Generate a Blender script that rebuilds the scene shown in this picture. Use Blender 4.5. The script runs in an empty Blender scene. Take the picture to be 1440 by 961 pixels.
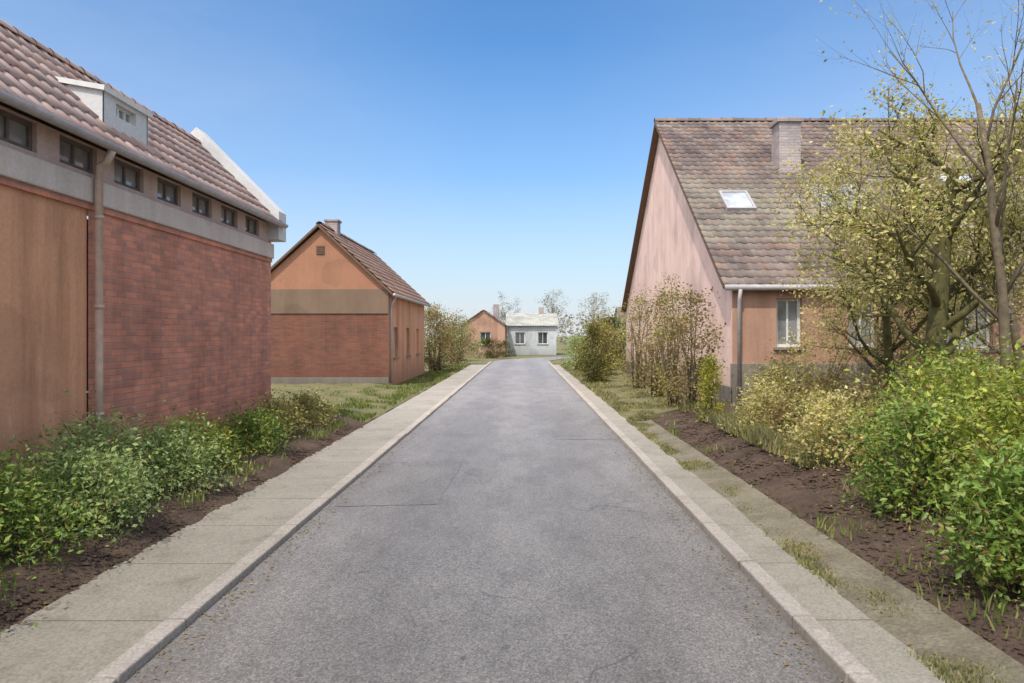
import bpy, math, random
from mathutils import Vector, Matrix, noise
random.seed(7)
C = bpy.context.scene.collection
R = math.radians
H = 1.8                      # eye height

# ------------------------------------------------------------------ materials
MATS = {}
def newmat(name):
    m = bpy.data.materials.new(name); m.use_nodes = True
    nt = m.node_tree; b = nt.nodes['Principled BSDF']
    MATS[name] = m
    return m, nt, b
def N(nt, t, **kw):
    n = nt.nodes.new(t)
    for k, v in kw.items():
        if k in n.inputs: n.inputs[k].default_value = v
        else: setattr(n, k, v)
    return n
def ramp(nt, fac, stops):
    r = nt.nodes.new('ShaderNodeValToRGB')
    e = r.color_ramp.elements
    while len(e) < len(stops): e.new(0.5)
    for i, (p, c) in enumerate(stops):
        e[i].position = p; e[i].color = (c[0], c[1], c[2], 1)
    nt.links.new(fac, r.inputs[0]); return r.outputs[0]
def mix(nt, f, a, b, mode='MIX'):
    n = nt.nodes.new('ShaderNodeMix'); n.data_type = 'RGBA'; n.blend_type = mode
    for s, v in ((n.inputs[0], f), (n.inputs[6], a), (n.inputs[7], b)):
        if isinstance(v, (int, float)): s.default_value = v
        elif isinstance(v, tuple): s.default_value = (v[0], v[1], v[2], 1)
        else: nt.links.new(v, s)
    return n.outputs[2]
def coords(nt): return N(nt, 'ShaderNodeTexCoord').outputs['Object']
def nz(nt, scale, detail=6, rough=0.6, co=None, stretch=None):
    n = N(nt, 'ShaderNodeTexNoise'); n.inputs['Scale'].default_value = scale
    n.inputs['Detail'].default_value = detail; n.inputs['Roughness'].default_value = rough
    if co is None: co = coords(nt)
    if stretch:
        mp = N(nt, 'ShaderNodeMapping'); mp.inputs['Scale'].default_value = stretch
        nt.links.new(co, mp.inputs[0]); co = mp.outputs[0]
    nt.links.new(co, n.inputs['Vector']); return n.outputs['Fac']
def bump(nt, b, h, strength=0.3, dist=0.02):
    n = N(nt, 'ShaderNodeBump'); n.inputs['Strength'].default_value = strength
    n.inputs['Distance'].default_value = dist
    nt.links.new(h, n.inputs['Height']); nt.links.new(n.outputs[0], b.inputs['Normal'])
def mul(c, k): return tuple(x*k for x in c)

def plaster(name, col, dirt=0.35, dark=None, zdirt=1.0):
    m, nt, b = newmat(name)
    co = coords(nt)
    base = ramp(nt, nz(nt, 0.9, 8, 0.62, co), [(0.3, mul(col, 0.8)), (0.52, col), (0.72, mul(col, 1.1))])
    streak = ramp(nt, nz(nt, 1.0, 6, 0.7, co, (2.2, 2.2, 0.22)), [(0.42, (1, 1, 1)), (0.68, (1-dirt, 1-dirt*1.05, 1-dirt*1.15))])
    c = mix(nt, 1.0, base, streak, 'MULTIPLY')
    sep = N(nt, 'ShaderNodeSeparateXYZ'); nt.links.new(co, sep.inputs[0])
    mr = N(nt, 'ShaderNodeMapRange'); nt.links.new(sep.outputs[2], mr.inputs[0])
    mr.inputs[1].default_value = 0; mr.inputs[2].default_value = zdirt
    mr.inputs[3].default_value = 0.55; mr.inputs[4].default_value = 0
    c = mix(nt, mr.outputs[0], c, dark or mul(col, 0.45))
    rep = ramp(nt, nz(nt, 0.6, 2, 0.4, co), [(0.60, (1, 1, 1)), (0.615, (0.87, 0.88, 0.88))])
    c = mix(nt, 1.0, c, rep, 'MULTIPLY')
    wn = N(nt, 'ShaderNodeTexNoise'); wn.inputs['Scale'].default_value = 2.2; wn.inputs['Detail'].default_value = 6; nt.links.new(co, wn.inputs['Vector'])
    wa = N(nt, 'ShaderNodeVectorMath', operation='ADD'); nt.links.new(co, wa.inputs[0]); nt.links.new(wn.outputs['Color'], wa.inputs[1])
    vk = N(nt, 'ShaderNodeTexVoronoi', feature='DISTANCE_TO_EDGE'); vk.inputs['Scale'].default_value = 0.55; nt.links.new(wa.outputs[0], vk.inputs['Vector'])
    ck = ramp(nt, vk.outputs['Distance'], [(0.0, (0.72, 0.69, 0.67)), (0.004, (1, 1, 1))])
    c = mix(nt, ramp(nt, nz(nt, 0.8, 2, 0.5, co), [(0.52, (0, 0, 0)), (0.6, (1, 1, 1))]), c, mix(nt, 1.0, c, ck, 'MULTIPLY'))
    fine = ramp(nt, nz(nt, 26, 4, 0.7, co), [(0.3, (0.86, 0.86, 0.86)), (0.7, (1.06, 1.06, 1.06))])
    c = mix(nt, 1.0, c, fine, 'MULTIPLY')
    nt.links.new(c, b.inputs['Base Color']); b.inputs['Roughness'].default_value = 0.92
    bump(nt, b, nz(nt, 55, 6, 0.7, co), 0.35, 0.01)
    return m
def brick(name, c1, c2, mortar, tint=(0.5, 0.5, 0.5)):
    m, nt, b = newmat(name)
    co = coords(nt)
    sep = N(nt, 'ShaderNodeSeparateXYZ'); nt.links.new(co, sep.inputs[0])
    ad = N(nt, 'ShaderNodeMath', operation='ADD'); nt.links.new(sep.outputs[0], ad.inputs[0]); nt.links.new(sep.outputs[1], ad.inputs[1])
    cb = N(nt, 'ShaderNodeCombineXYZ'); nt.links.new(ad.outputs[0], cb.inputs[0]); nt.links.new(sep.outputs[2], cb.inputs[1])
    wob = N(nt, 'ShaderNodeTexNoise'); wob.inputs['Scale'].default_value = 6; nt.links.new(co, wob.inputs['Vector'])
    vm = N(nt, 'ShaderNodeVectorMath', operation='SCALE'); vm.inputs['Scale'].default_value = 0.012; nt.links.new(wob.outputs['Color'], vm.inputs[0])
    va = N(nt, 'ShaderNodeVectorMath', operation='ADD'); nt.links.new(cb.outputs[0], va.inputs[0]); nt.links.new(vm.outputs[0], va.inputs[1])
    bt = N(nt, 'ShaderNodeTexBrick'); nt.links.new(va.outputs[0], bt.inputs['Vector'])
    bt.inputs['Scale'].default_value = 1; bt.inputs['Brick Width'].default_value = 0.25; bt.inputs['Row Height'].default_value = 0.078
    bt.inputs['Mortar Size'].default_value = 0.009; bt.inputs['Mortar Smooth'].default_value = 0.4; bt.inputs['Bias'].default_value = 0
    bt.inputs['Color1'].default_value = (*c1, 1); bt.inputs['Color2'].default_value = (*c2, 1); bt.inputs['Mortar'].default_value = (*mortar, 1)
    c = bt.outputs['Color']
    c = mix(nt, 1.0, c, ramp(nt, nz(nt, 0.55, 8, 0.65, co), [(0.3, (0.68, 0.66, 0.66)), (0.5, (1, 1, 1)), (0.72, (1.18, 1.1, 1.02))]), 'MULTIPLY')
    c = mix(nt, 1.0, c, ramp(nt, nz(nt, 1, 6, 0.7, co, (1.6, 1.6, 0.2)), [(0.45, (1, 1, 1)), (0.7, (0.68, 0.66, 0.66))]), 'MULTIPLY')
    ms_ = N(nt, 'ShaderNodeMapping'); ms_.inputs['Scale'].default_value = (4.0, 12.8, 1); nt.links.new(cb.outputs[0], ms_.inputs[0])
    vb = N(nt, 'ShaderNodeTexVoronoi'); vb.inputs['Scale'].default_value = 1; vb.inputs['Randomness'].default_value = 0.25; nt.links.new(ms_.outputs[0], vb.inputs['Vector'])
    c = mix(nt, 1.0, c, ramp(nt, vb.outputs['Color'], [(0.05, (0.86, 0.85, 0.86)), (0.5, (1, 1, 1)), (0.95, (1.1, 1.06, 1.0))]), 'MULTIPLY')
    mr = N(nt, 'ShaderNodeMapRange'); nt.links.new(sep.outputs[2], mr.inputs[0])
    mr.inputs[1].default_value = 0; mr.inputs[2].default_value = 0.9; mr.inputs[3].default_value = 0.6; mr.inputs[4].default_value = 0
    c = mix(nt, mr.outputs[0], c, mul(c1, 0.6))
    eff = ramp(nt, nz(nt, 1.3, 9, 0.7, co), [(0.62, (0, 0, 0)), (0.8, (0.6, 0.6, 0.6))])
    c = mix(nt, mix(nt, 1.0, eff, (0.3, 0.3, 0.3), 'MULTIPLY'), c, mul(mortar, 1.1))
    nt.links.new(c, b.inputs['Base Color']); b.inputs['Roughness'].default_value = 0.9
    hh = mix(nt, 0.25, bt.outputs['Fac'], nz(nt, 60, 4, 0.7, co))
    inv = N(nt, 'ShaderNodeMath', operation='SUBTRACT'); inv.inputs[0].default_value = 1.0; nt.links.new(hh, inv.inputs[1])
    bump(nt, b, inv.outputs[0], 0.9, 0.02)
    return m
def island(name, cols, rough=0.85, transl=0.0, spec=0.3, big=None):
    """colour per mesh island (tile or leaf), broken up by a large noise"""
    m, nt, b = newmat(name)
    g = N(nt, 'ShaderNodeNewGeometry')
    n = len(cols)
    c = ramp(nt, g.outputs['Random Per Island'], [(i/(n-1) if n > 1 else 0, cc) for i, cc in enumerate(cols)])
    co = coords(nt)
    lo, hi = big or ((0.72, 0.74, 0.7), (1.15, 1.12, 1.0))
    c = mix(nt, 1.0, c, ramp(nt, nz(nt, 1.1, 5, 0.6, co), [(0.33, lo), (0.66, hi)]), 'MULTIPLY')
    if transl:
        c = mix(nt, 1.0, c, ramp(nt, nz(nt, 5.5, 4, 0.7, co), [(0.3, (0.5, 0.55, 0.5)), (0.5, (0.95, 0.95, 0.95)), (0.72, (1.35, 1.2, 1.1))]), 'MULTIPLY')
    nt.links.new(c, b.inputs['Base Color']); b.inputs['Roughness'].default_value = rough
    b.inputs['Specular IOR Level'].default_value = spec
    if transl:
        tr = N(nt, 'ShaderNodeBsdfTranslucent'); nt.links.new(mix(nt, 1.0, c, (1.1, 1.25, 0.6), 'MULTIPLY'), tr.inputs['Color'])
        ms = N(nt, 'ShaderNodeMixShader'); ms.inputs[0].default_value = transl
        nt.links.new(b.outputs[0], ms.inputs[1]); nt.links.new(tr.outputs[0], ms.inputs[2])
        nt.links.new(ms.outputs[0], nt.nodes['Material Output'].inputs['Surface'])
    else:
        bump(nt, b, nz(nt, 40, 4, 0.7, co), 0.3, 0.008)
    return m
def simple(name, col, rough=0.6, metal=0.0, var=0.2, scale=8, bmp=0.15):
    m, nt, b = newmat(name)
    co = coords(nt)
    c = ramp(nt, nz(nt, scale, 6, 0.65, co), [(0.3, mul(col, 1-var)), (0.7, mul(col, 1+var))])
    nt.links.new(c, b.inputs['Base Color']); b.inputs['Roughness'].default_value = rough; b.inputs['Metallic'].default_value = metal
    if bmp: bump(nt, b, nz(nt, scale*6, 5, 0.7, co), bmp, 0.01)
    return m

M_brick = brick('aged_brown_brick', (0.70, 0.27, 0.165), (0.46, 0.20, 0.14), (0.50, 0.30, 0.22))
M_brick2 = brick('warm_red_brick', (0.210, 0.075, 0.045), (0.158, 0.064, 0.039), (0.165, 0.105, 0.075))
M_tanpl = plaster('weathered_tan_render', (0.661, 0.330, 0.182), 0.35)
M_frieze = plaster('pale_frieze_render', (0.88, 0.74, 0.64), 0.25, zdirt=-9)
M_knee = plaster('dull_mauve_render', (0.82, 0.6, 0.52), 0.3, zdirt=-9)
M_pink = plaster('pink_render', (0.86, 0.60, 0.51), 0.16, (0.34, 0.24, 0.19), 1.2)
M_salmon = plaster('salmon_render', (0.44, 0.255, 0.175), 0.25, (0.3, 0.2, 0.14), 1.2)
M_salmon2 = plaster('orange_gable_render', (0.53, 0.25, 0.145), 0.2, zdirt=-9)
M_tanband = plaster('tan_band_render', (0.29, 0.19, 0.125), 0.3, zdirt=-9)
M_plinth = plaster('grey_plinth_render', (0.24, 0.205, 0.165), 0.35)
M_white = plaster('white_render', (0.88, 0.86, 0.82), 0.08, zdirt=-9)
M_cream = plaster('pale_grey_render', (0.52, 0.53, 0.52), 0.15)
M_tile1 = island('mauve_grey_tiles', [(0.36, 0.24, 0.21), (0.42, 0.30, 0.28), (0.47, 0.35, 0.33), (0.40, 0.25, 0.22)])
M_tile2 = island('orange_clay_tiles', [(0.32, 0.19, 0.15), (0.38, 0.24, 0.19), (0.30, 0.21, 0.19)])
M_tilep = island('pale_grey_tiles', [(0.34, 0.34, 0.33), (0.42, 0.41, 0.40)])
M_tile3 = island('lichened_brown_tiles', [(0.115, 0.085, 0.08), (0.15, 0.115, 0.11), (0.18, 0.14, 0.13), (0.19, 0.12, 0.10)], big=((0.7, 0.68, 0.68), (1.35, 1.4, 1.25)))
nt_ = M_tile3.node_tree; bb = nt_.nodes['Principled BSDF']; src = bb.inputs['Base Color'].links[0].from_socket
cc_ = coords(nt_); sp_ = N(nt_, 'ShaderNodeSeparateXYZ'); nt_.links.new(cc_, sp_.inputs[0])
mz = N(nt_, 'ShaderNodeMath', operation='MULTIPLY'); mz.inputs[1].default_value = 0.1; nt_.links.new(sp_.outputs[2], mz.inputs[0])
mz = N(nt_, 'ShaderNodeMath', operation='MULTIPLY'); mz.inputs[1].default_value = 0.8
z10 = N(nt_, 'ShaderNodeMath', operation='MULTIPLY'); z10.inputs[1].default_value = 0.1; nt_.links.new(sp_.outputs[2], z10.inputs[0])
nt_.links.new(ramp(nt_, z10.outputs[0], [(0.38, (0, 0, 0)), (0.45, (1, 1, 1)), (0.56, (0.8, 0.8, 0.8)), (0.66, (0, 0, 0))]), mz.inputs[0])
mm = N(nt_, 'ShaderNodeMath', operation='MULTIPLY'); nt_.links.new(mz.outputs[0], mm.inputs[0]); nt_.links.new(ramp(nt_, nz(nt_, 0.9, 9, 0.75, cc_), [(0.4, (0.1, 0.1, 0.1)), (0.62, (1, 1, 1))]), mm.inputs[1])
nt_.links.new(mix(nt_, mm.outputs[0], src, (0.27, 0.25, 0.18)), bb.inputs['Base Color'])
M_gutter = simple('zinc_gutter', (0.42, 0.39, 0.38), 0.55, 0.25)
M_darkmetal = simple('dark_metal', (0.06, 0.055, 0.055), 0.55, 0.3)
M_paint = simple('old_white_paint', (0.66, 0.65, 0.61), 0.5, 0, 0.1)
M_wood = simple('brown_wood', (0.13, 0.075, 0.045), 0.75, 0, 0.3, 14)
M_shade = simple('dark_louvre_wood', (0.14, 0.11, 0.10), 0.8)
M_bark = simple('grey_brown_bark', (0.13, 0.10, 0.06), 0.95, 0, 0.4, 12, 0.6)
M_moss = simple('mossy_olive_bark', (0.085, 0.075, 0.022), 0.95, 0, 0.45, 9, 0.6)
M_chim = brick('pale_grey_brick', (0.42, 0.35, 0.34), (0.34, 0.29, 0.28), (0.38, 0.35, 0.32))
def glass(name, col):
    m, nt, b = newmat(name)
    c = ramp(nt, nz(nt, 1.3, 3), [(0.35, mul(col, 0.6)), (0.65, mul(col, 1.4))])
    nt.links.new(c, b.inputs['Base Color']); b.inputs['Roughness'].default_value = 0.06
    b.inputs['Specular IOR Level'].default_value = 0.9
    return m
M_glass = glass('window_glass', (0.05, 0.055, 0.06))
M_glassl = glass('curtained_glass', (0.22, 0.22, 0.22))
M_pale = glass('skylight_glass', (0.52, 0.55, 0.58))

# ground materials
def asphalt():
    m, nt, b = newmat('worn_asphalt')
    co = coords(nt)
    base = ramp(nt, nz(nt, 0.45, 8, 0.6, co, (1, 0.25, 1)), [(0.3, (0.156, 0.142, 0.126)), (0.5, (0.186, 0.170, 0.152)), (0.7, (0.220, 0.202, 0.181))])
    # wheel tracks polished lighter
    sep = N(nt, 'ShaderNodeSeparateXYZ'); nt.links.new(co, sep.inputs[0])
    wv = N(nt, 'ShaderNodeMath', operation='MULTIPLY_ADD'); wv.inputs[1].default_value = 3.9; wv.inputs[2].default_value = 2.4; nt.links.new(sep.outputs[0], wv.inputs[0])
    sn = N(nt, 'ShaderNodeMath', operation='SINE'); nt.links.new(wv.outputs[0], sn.inputs[0])
    mr = N(nt, 'ShaderNodeMapRange'); nt.links.new(sn.outputs[0], mr.inputs[0]); mr.inputs[1].default_value = -1; mr.inputs[3].default_value = 0.93; mr.inputs[4].default_value = 1.07
    cc = N(nt, 'ShaderNodeCombineXYZ')
    for i in range(3): nt.links.new(mr.outputs[0], cc.inputs[i])
    c = mix(nt, 1.0, base, cc.outputs[0], 'MULTIPLY')
    vo = N(nt, 'ShaderNodeTexVoronoi'); vo.inputs['Scale'].default_value = 95; nt.links.new(co, vo.inputs['Vector'])
    agg = ramp(nt, vo.outputs['Color'], [(0.1, (0.62, 0.62, 0.62)), (0.5, (1, 1, 1)), (0.95, (1.6, 1.55, 1.5))])
    c = mix(nt, 1.0, c, agg, 'MULTIPLY')
    c = mix(nt, 1.0, c, ramp(nt, nz(nt, 30, 5, 0.75, co), [(0.35, (0.86, 0.86, 0.86)), (0.65, (1.12, 1.12, 1.12))]), 'MULTIPLY')
    # fine cracks: only where a large noise lets them
    dn = N(nt, 'ShaderNodeTexNoise'); dn.inputs['Scale'].default_value = 2.5; nt.links.new(co, dn.inputs['Vector'])
    vs = N(nt, 'ShaderNodeVectorMath', operation='SCALE'); vs.inputs['Scale'].default_value = 0.5; nt.links.new(dn.outputs['Color'], vs.inputs[0])
    va = N(nt, 'ShaderNodeVectorMath', operation='ADD'); nt.links.new(co, va.inputs[0]); nt.links.new(vs.outputs[0], va.inputs[1])
    vc = N(nt, 'ShaderNodeTexVoronoi', feature='DISTANCE_TO_EDGE'); vc.inputs['Scale'].default_value = 0.75; nt.links.new(va.outputs[0], vc.inputs['Vector'])
    crack = ramp(nt, vc.outputs['Distance'], [(0.0, (1, 1, 1)), (0.012, (0, 0, 0))])
    gate = ramp(nt, nz(nt, 0.35, 3, 0.5, co), [(0.5, (0, 0, 0)), (0.58, (0.7, 0.7, 0.7))])
    c = mix(nt, mix(nt, 1.0, crack, gate, 'MULTIPLY'), c, (0.075, 0.068, 0.06))
    c = mix(nt, 1.0, c, ramp(nt, nz(nt, 1.6, 8, 0.75, co, (1.4, 0.5, 1)), [(0.42, (1, 1, 1)), (0.66, (0.74, 0.73, 0.72))]), 'MULTIPLY')
    c = mix(nt, 1.0, c, ramp(nt, nz(nt, 7, 3, 0.5, co), [(0.68, (1, 1, 1)), (0.74, (0.66, 0.65, 0.64))]), 'MULTIPLY')
    # dusty edges
    ab = N(nt, 'ShaderNodeMath', operation='ADD'); ab.inputs[1].default_value = 0.2; nt.links.new(sep.outputs[0], ab.inputs[0])
    ab2 = N(nt, 'ShaderNodeMath', operation='ABSOLUTE'); nt.links.new(ab.outputs[0], ab2.inputs[0])
    er = N(nt, 'ShaderNodeMapRange'); nt.links.new(ab2.outputs[0], er.inputs[0]); er.inputs[1].default_value = 1.5; er.inputs[2].default_value = 1.95; er.inputs[3].default_value = 0; er.inputs[4].default_value = 0.5
    en = N(nt, 'ShaderNodeMath', operation='MULTIPLY'); nt.links.new(er.outputs[0], en.inputs[0]); nt.links.new(nz(nt, 3, 6, 0.7, co), en.inputs[1])
    c = mix(nt, en.outputs[0], c, (0.13, 0.12, 0.10))
    nt.links.new(c, b.inputs['Base Color']); b.inputs['Roughness'].default_value = 0.55; b.inputs['Specular IOR Level'].default_value = 0.6
    bump(nt, b, vo.outputs['Distance'], 0.35, 0.006)
    return m
def concrete(name, a, bcol, joints=True):
    m, nt, b = newmat(name)
    co = coords(nt)
    c = ramp(nt, nz(nt, 0.8, 8, 0.65, co), [(0.3, a), (0.7, bcol)])
    vo = N(nt, 'ShaderNodeTexVoronoi'); vo.inputs['Scale'].default_value = 70; nt.links.new(co, vo.inputs['Vector'])
    c = mix(nt, 1.0, c, ramp(nt, vo.outputs['Color'], [(0.1, (0.78, 0.77, 0.75)), (0.5, (1, 1, 1)), (0.95, (1.2, 1.2, 1.18))]), 'MULTIPLY')
    st = ramp(nt, nz(nt, 2.3, 9, 0.75, co), [(0.52, (1, 1, 1)), (0.72, (0.68, 0.66, 0.58))])
    c = mix(nt, 1.0, c, st, 'MULTIPLY')
    if joints:
        sep = N(nt, 'ShaderNodeSeparateXYZ'); nt.links.new(co, sep.inputs[0])
        fr = N(nt, 'ShaderNodeMath', operation='PINGPONG'); fr.inputs[1].default_value = 0.6; nt.links.new(sep.outputs[1], fr.inputs[0])
        jn = ramp(nt, fr.outputs[0], [(0.0, (0.35, 0.33, 0.27)), (0.012, (1, 1, 1))])
        c = mix(nt, 1.0, c, jn, 'MULTIPLY')
    nt.links.new(c, b.inputs['Base Color']); b.inputs['Roughness'].default_value = 0.9
    bump(nt, b, nz(nt, 90, 5, 0.7, co), 0.3, 0.006)
    return m
def soil(name, a, bcol, c3):
    m, nt, b = newmat(name)
    co = coords(nt)
    c = ramp(nt, nz(nt, 2.2, 10, 0.72, co), [(0.3, a), (0.5, bcol), (0.68, c3)])
    c = mix(nt, 1.0, c, ramp(nt, nz(nt, 38, 5, 0.8, co), [(0.35, (0.6, 0.6, 0.6)), (0.65, (1.35, 1.3, 1.2))]), 'MULTIPLY')
    nt.links.new(c, b.inputs['Base Color']); b.inputs['Roughness'].default_value = 0.97
    bump(nt, b, nz(nt, 18, 9, 0.8, co), 0.8, 0.05)
    return m
def far_sheen(m, k0, k1, y0, y1, warm=(1, 1, 1)):  # paler with distance: grazing sheen painted into the base colour
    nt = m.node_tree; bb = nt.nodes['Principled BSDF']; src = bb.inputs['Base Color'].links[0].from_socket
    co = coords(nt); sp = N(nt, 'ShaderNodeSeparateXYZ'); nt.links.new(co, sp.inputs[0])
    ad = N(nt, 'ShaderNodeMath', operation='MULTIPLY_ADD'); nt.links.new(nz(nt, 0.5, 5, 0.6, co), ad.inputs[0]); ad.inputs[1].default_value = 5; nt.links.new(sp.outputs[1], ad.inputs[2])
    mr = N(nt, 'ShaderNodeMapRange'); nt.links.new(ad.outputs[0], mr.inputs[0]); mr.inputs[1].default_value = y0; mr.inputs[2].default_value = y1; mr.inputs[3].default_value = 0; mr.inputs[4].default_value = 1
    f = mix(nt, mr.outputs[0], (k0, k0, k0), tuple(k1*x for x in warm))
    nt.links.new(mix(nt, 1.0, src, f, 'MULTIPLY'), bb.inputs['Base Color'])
M_asph = asphalt(); far_sheen(M_asph, 0.72, 1.5, 5, 26, (0.99, 0.99, 1.03))
M_walk = concrete('pale_concrete', (0.197, 0.176, 0.135), (0.254, 0.226, 0.180))
M_kerb = concrete('kerb_concrete', (0.255, 0.221, 0.187), (0.323, 0.285, 0.246))
far_sheen(M_walk, 0.88, 1.5, 6, 22, (0.98, 0.98, 1.05)); far_sheen(M_kerb, 0.9, 1.45, 6, 22)
M_soil = soil('brown_soil', (0.045, 0.028, 0.018), (0.085, 0.052, 0.034), (0.13, 0.088, 0.058))
M_verge = soil('gritty_verge', (0.13, 0.11, 0.07), (0.20, 0.175, 0.12), (0.26, 0.23, 0.17))
M_ground = soil('dry_meadow', (0.09, 0.10, 0.03), (0.16, 0.15, 0.06), (0.24, 0.20, 0.11))
M_grass = island('grass_blades', [(0.10, 0.17, 0.035), (0.20, 0.24, 0.06), (0.30, 0.28, 0.12), (0.07, 0.13, 0.02)], 0.7, 0.3)
M_drygrass = island('dry_grass_blades', [(0.30, 0.26, 0.13), (0.22, 0.22, 0.08), (0.36, 0.30, 0.19), (0.14, 0.17, 0.05)], 0.8, 0.25)
L_green = island('fresh_green_leaves', [(0.178, 0.244, 0.032), (0.311, 0.385, 0.061), (0.512, 0.528, 0.114), (0.234, 0.300, 0.044), (0.239, 0.133, 0.052)], 0.5, 0.3, 0.35)
L_deep = island('deep_green_leaves', [(0.076, 0.145, 0.024), (0.158, 0.256, 0.041), (0.273, 0.372, 0.088), (0.209, 0.132, 0.050)], 0.5, 0.25, 0.35)
L_soft = island('soft_green_leaves', [(0.221, 0.314, 0.105), (0.380, 0.472, 0.206), (0.273, 0.366, 0.134), (0.17, 0.12, 0.06)], 0.55, 0.3, 0.3)
L_olive = island('olive_leaves', [(0.353, 0.301, 0.100), (0.498, 0.421, 0.174), (0.254, 0.241, 0.077), (0.190, 0.134, 0.067)], 0.6, 0.3, 0.3)
L_ochre = island('ochre_twig_leaves', [(0.30, 0.21, 0.09), (0.22, 0.17, 0.07), (0.36, 0.24, 0.14)], 0.7, 0.3, 0.3)
L_yellow = island('yellow_green_leaves', [(0.42, 0.38, 0.05), (0.30, 0.32, 0.05), (0.48, 0.40, 0.08)], 0.6, 0.35, 0.3)
L_bud = island('budding_leaves', [(0.565, 0.497, 0.175), (0.700, 0.641, 0.306), (0.412, 0.384, 0.133), (0.630, 0.490, 0.295), (0.204, 0.144, 0.072)], 0.6, 0.35, 0.3)
L_dark = island('dark_conifer_leaves', [(0.085, 0.085, 0.012), (0.13, 0.12, 0.02), (0.06, 0.065, 0.01)], 0.7, 0.15, 0.3)
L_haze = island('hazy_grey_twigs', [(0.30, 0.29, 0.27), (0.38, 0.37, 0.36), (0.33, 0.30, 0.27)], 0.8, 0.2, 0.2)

# ------------------------------------------------------------------ geometry
class G:
    def __init__(s): s.v = []; s.f = []; s.sm = []
    def add(s, vs, fs, smooth=False):
        o = len(s.v); s.v += [tuple(v) for v in vs]; s.f += [tuple(i+o for i in f) for f in fs]; s.sm += [smooth]*len(fs)
    def box(s, a, b, j=0.0):
        x0, y0, z0 = a; x1, y1, z1 = b
        x0, x1 = min(x0, x1), max(x0, x1); y0, y1 = min(y0, y1), max(y0, y1); z0, z1 = min(z0, z1), max(z0, z1)
        s.add([(x0,y0,z0),(x1,y0,z0),(x1,y1,z0),(x0,y1,z0),(x0,y0,z1),(x1,y0,z1),(x1,y1,z1),(x0,y1,z1)],
              [(0,3,2,1),(4,5,6,7),(0,1,5,4),(1,2,6,5),(2,3,7,6),(3,0,4,7)])
    def prism(s, poly, vec):     # polygon extruded along vec
        n = len(poly); vec = Vector(vec)
        vs = [Vector(p) for p in poly]; vs += [p+vec for p in vs]
        s.add(vs, [tuple(range(n))[::-1], tuple(range(n, 2*n))]+[(i, (i+1)%n, n+(i+1)%n, n+i) for i in range(n)])
    def tube(s, pts, rads, k=8, cap=True):
        rings = []; vs = []; fs = []
        for i, p in enumerate(pts):
            p = Vector(p)
            d = (Vector(pts[min(i+1, len(pts)-1)])-Vector(pts[max(i-1, 0)])).normalized()
            a = d.orthogonal().normalized() if i == 0 else (pa - d*pa.dot(d)).normalized()
            pa = a; b = d.cross(a)
            for q in range(k):
                t = 2*math.pi*q/k; vs.append(p+(a*math.cos(t)+b*math.sin(t))*rads[i])
        for i in range(len(pts)-1):
            for q in range(k): fs.append((i*k+q, i*k+(q+1)%k, (i+1)*k+(q+1)%k, (i+1)*k+q))
        if cap: fs.append(tuple(range(k))[::-1]); fs.append(tuple((len(pts)-1)*k+q for q in range(k)))
        s.add(vs, fs, True)
    def build(s, name, mat, parent=None, bevel=0.0, solid=False):
        me = bpy.data.meshes.new(name); me.from_pydata(s.v, [], s.f); me.update()
        me.polygons.foreach_set('use_smooth', s.sm)
        o = bpy.data.objects.new(name, me); C.objects.link(o); me.materials.append(mat)
        if parent: o.parent = parent
        if bevel:
            md = o.modifiers.new('bevel', 'BEVEL'); md.width = bevel; md.segments = 2; md.limit_method = 'ANGLE'
        return o
def tag(o, label=None, cat=None, group=None, kind=None):
    if label: o['label'] = label
    if cat: o['category'] = cat
    if group: o['group'] = group
    if kind: o['kind'] = kind
    return o
def empty(name, label, cat, loc=(0,0,0), group=None):
    o = bpy.data.objects.new(name, None); C.objects.link(o); o.location = loc; o.empty_display_size = 0.3
    return tag(o, label, cat, group)
def struct(g, name, mat): return tag(g.build(name, mat), kind='structure')

def wall_panel(g, origin, u, n, W, top, holes, thick=0.3):
    """wall in the plane (origin, u, up); outward normal n; top = height, holes = (u0,u1,z0,z1)"""
    o = Vector(origin); u = Vector(u); n = Vector(n); z = Vector((0,0,1))
    us = sorted({0, W, *[h[0] for h in holes], *[h[1] for h in holes]})
    zs = sorted({0, top, *[h[2] for h in holes], *[h[3] for h in holes]})
    for i in range(len(us)-1):
        for j in range(len(zs)-1):
            cu, cz = (us[i]+us[i+1])/2, (zs[j]+zs[j+1])/2
            if any(h[0] < cu < h[1] and h[2] < cz < h[3] for h in holes): continue
            g.add([o+u*us[i]+z*zs[j], o+u*us[i+1]+z*zs[j], o+u*us[i+1]+z*zs[j+1], o+u*us[i]+z*zs[j+1]], [(0,1,2,3)])
    for h in holes:                                   # reveals
        a = [(h[0],h[2]),(h[1],h[2]),(h[1],h[3]),(h[0],h[3])]
        for i in range(4):
            p, q = a[i], a[(i+1)%4]
            P = o+u*p[0]+z*p[1]; Q = o+u*q[0]+z*q[1]
            g.add([P, Q, Q-n*thick, P-n*thick], [(0,1,2,3)])
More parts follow.
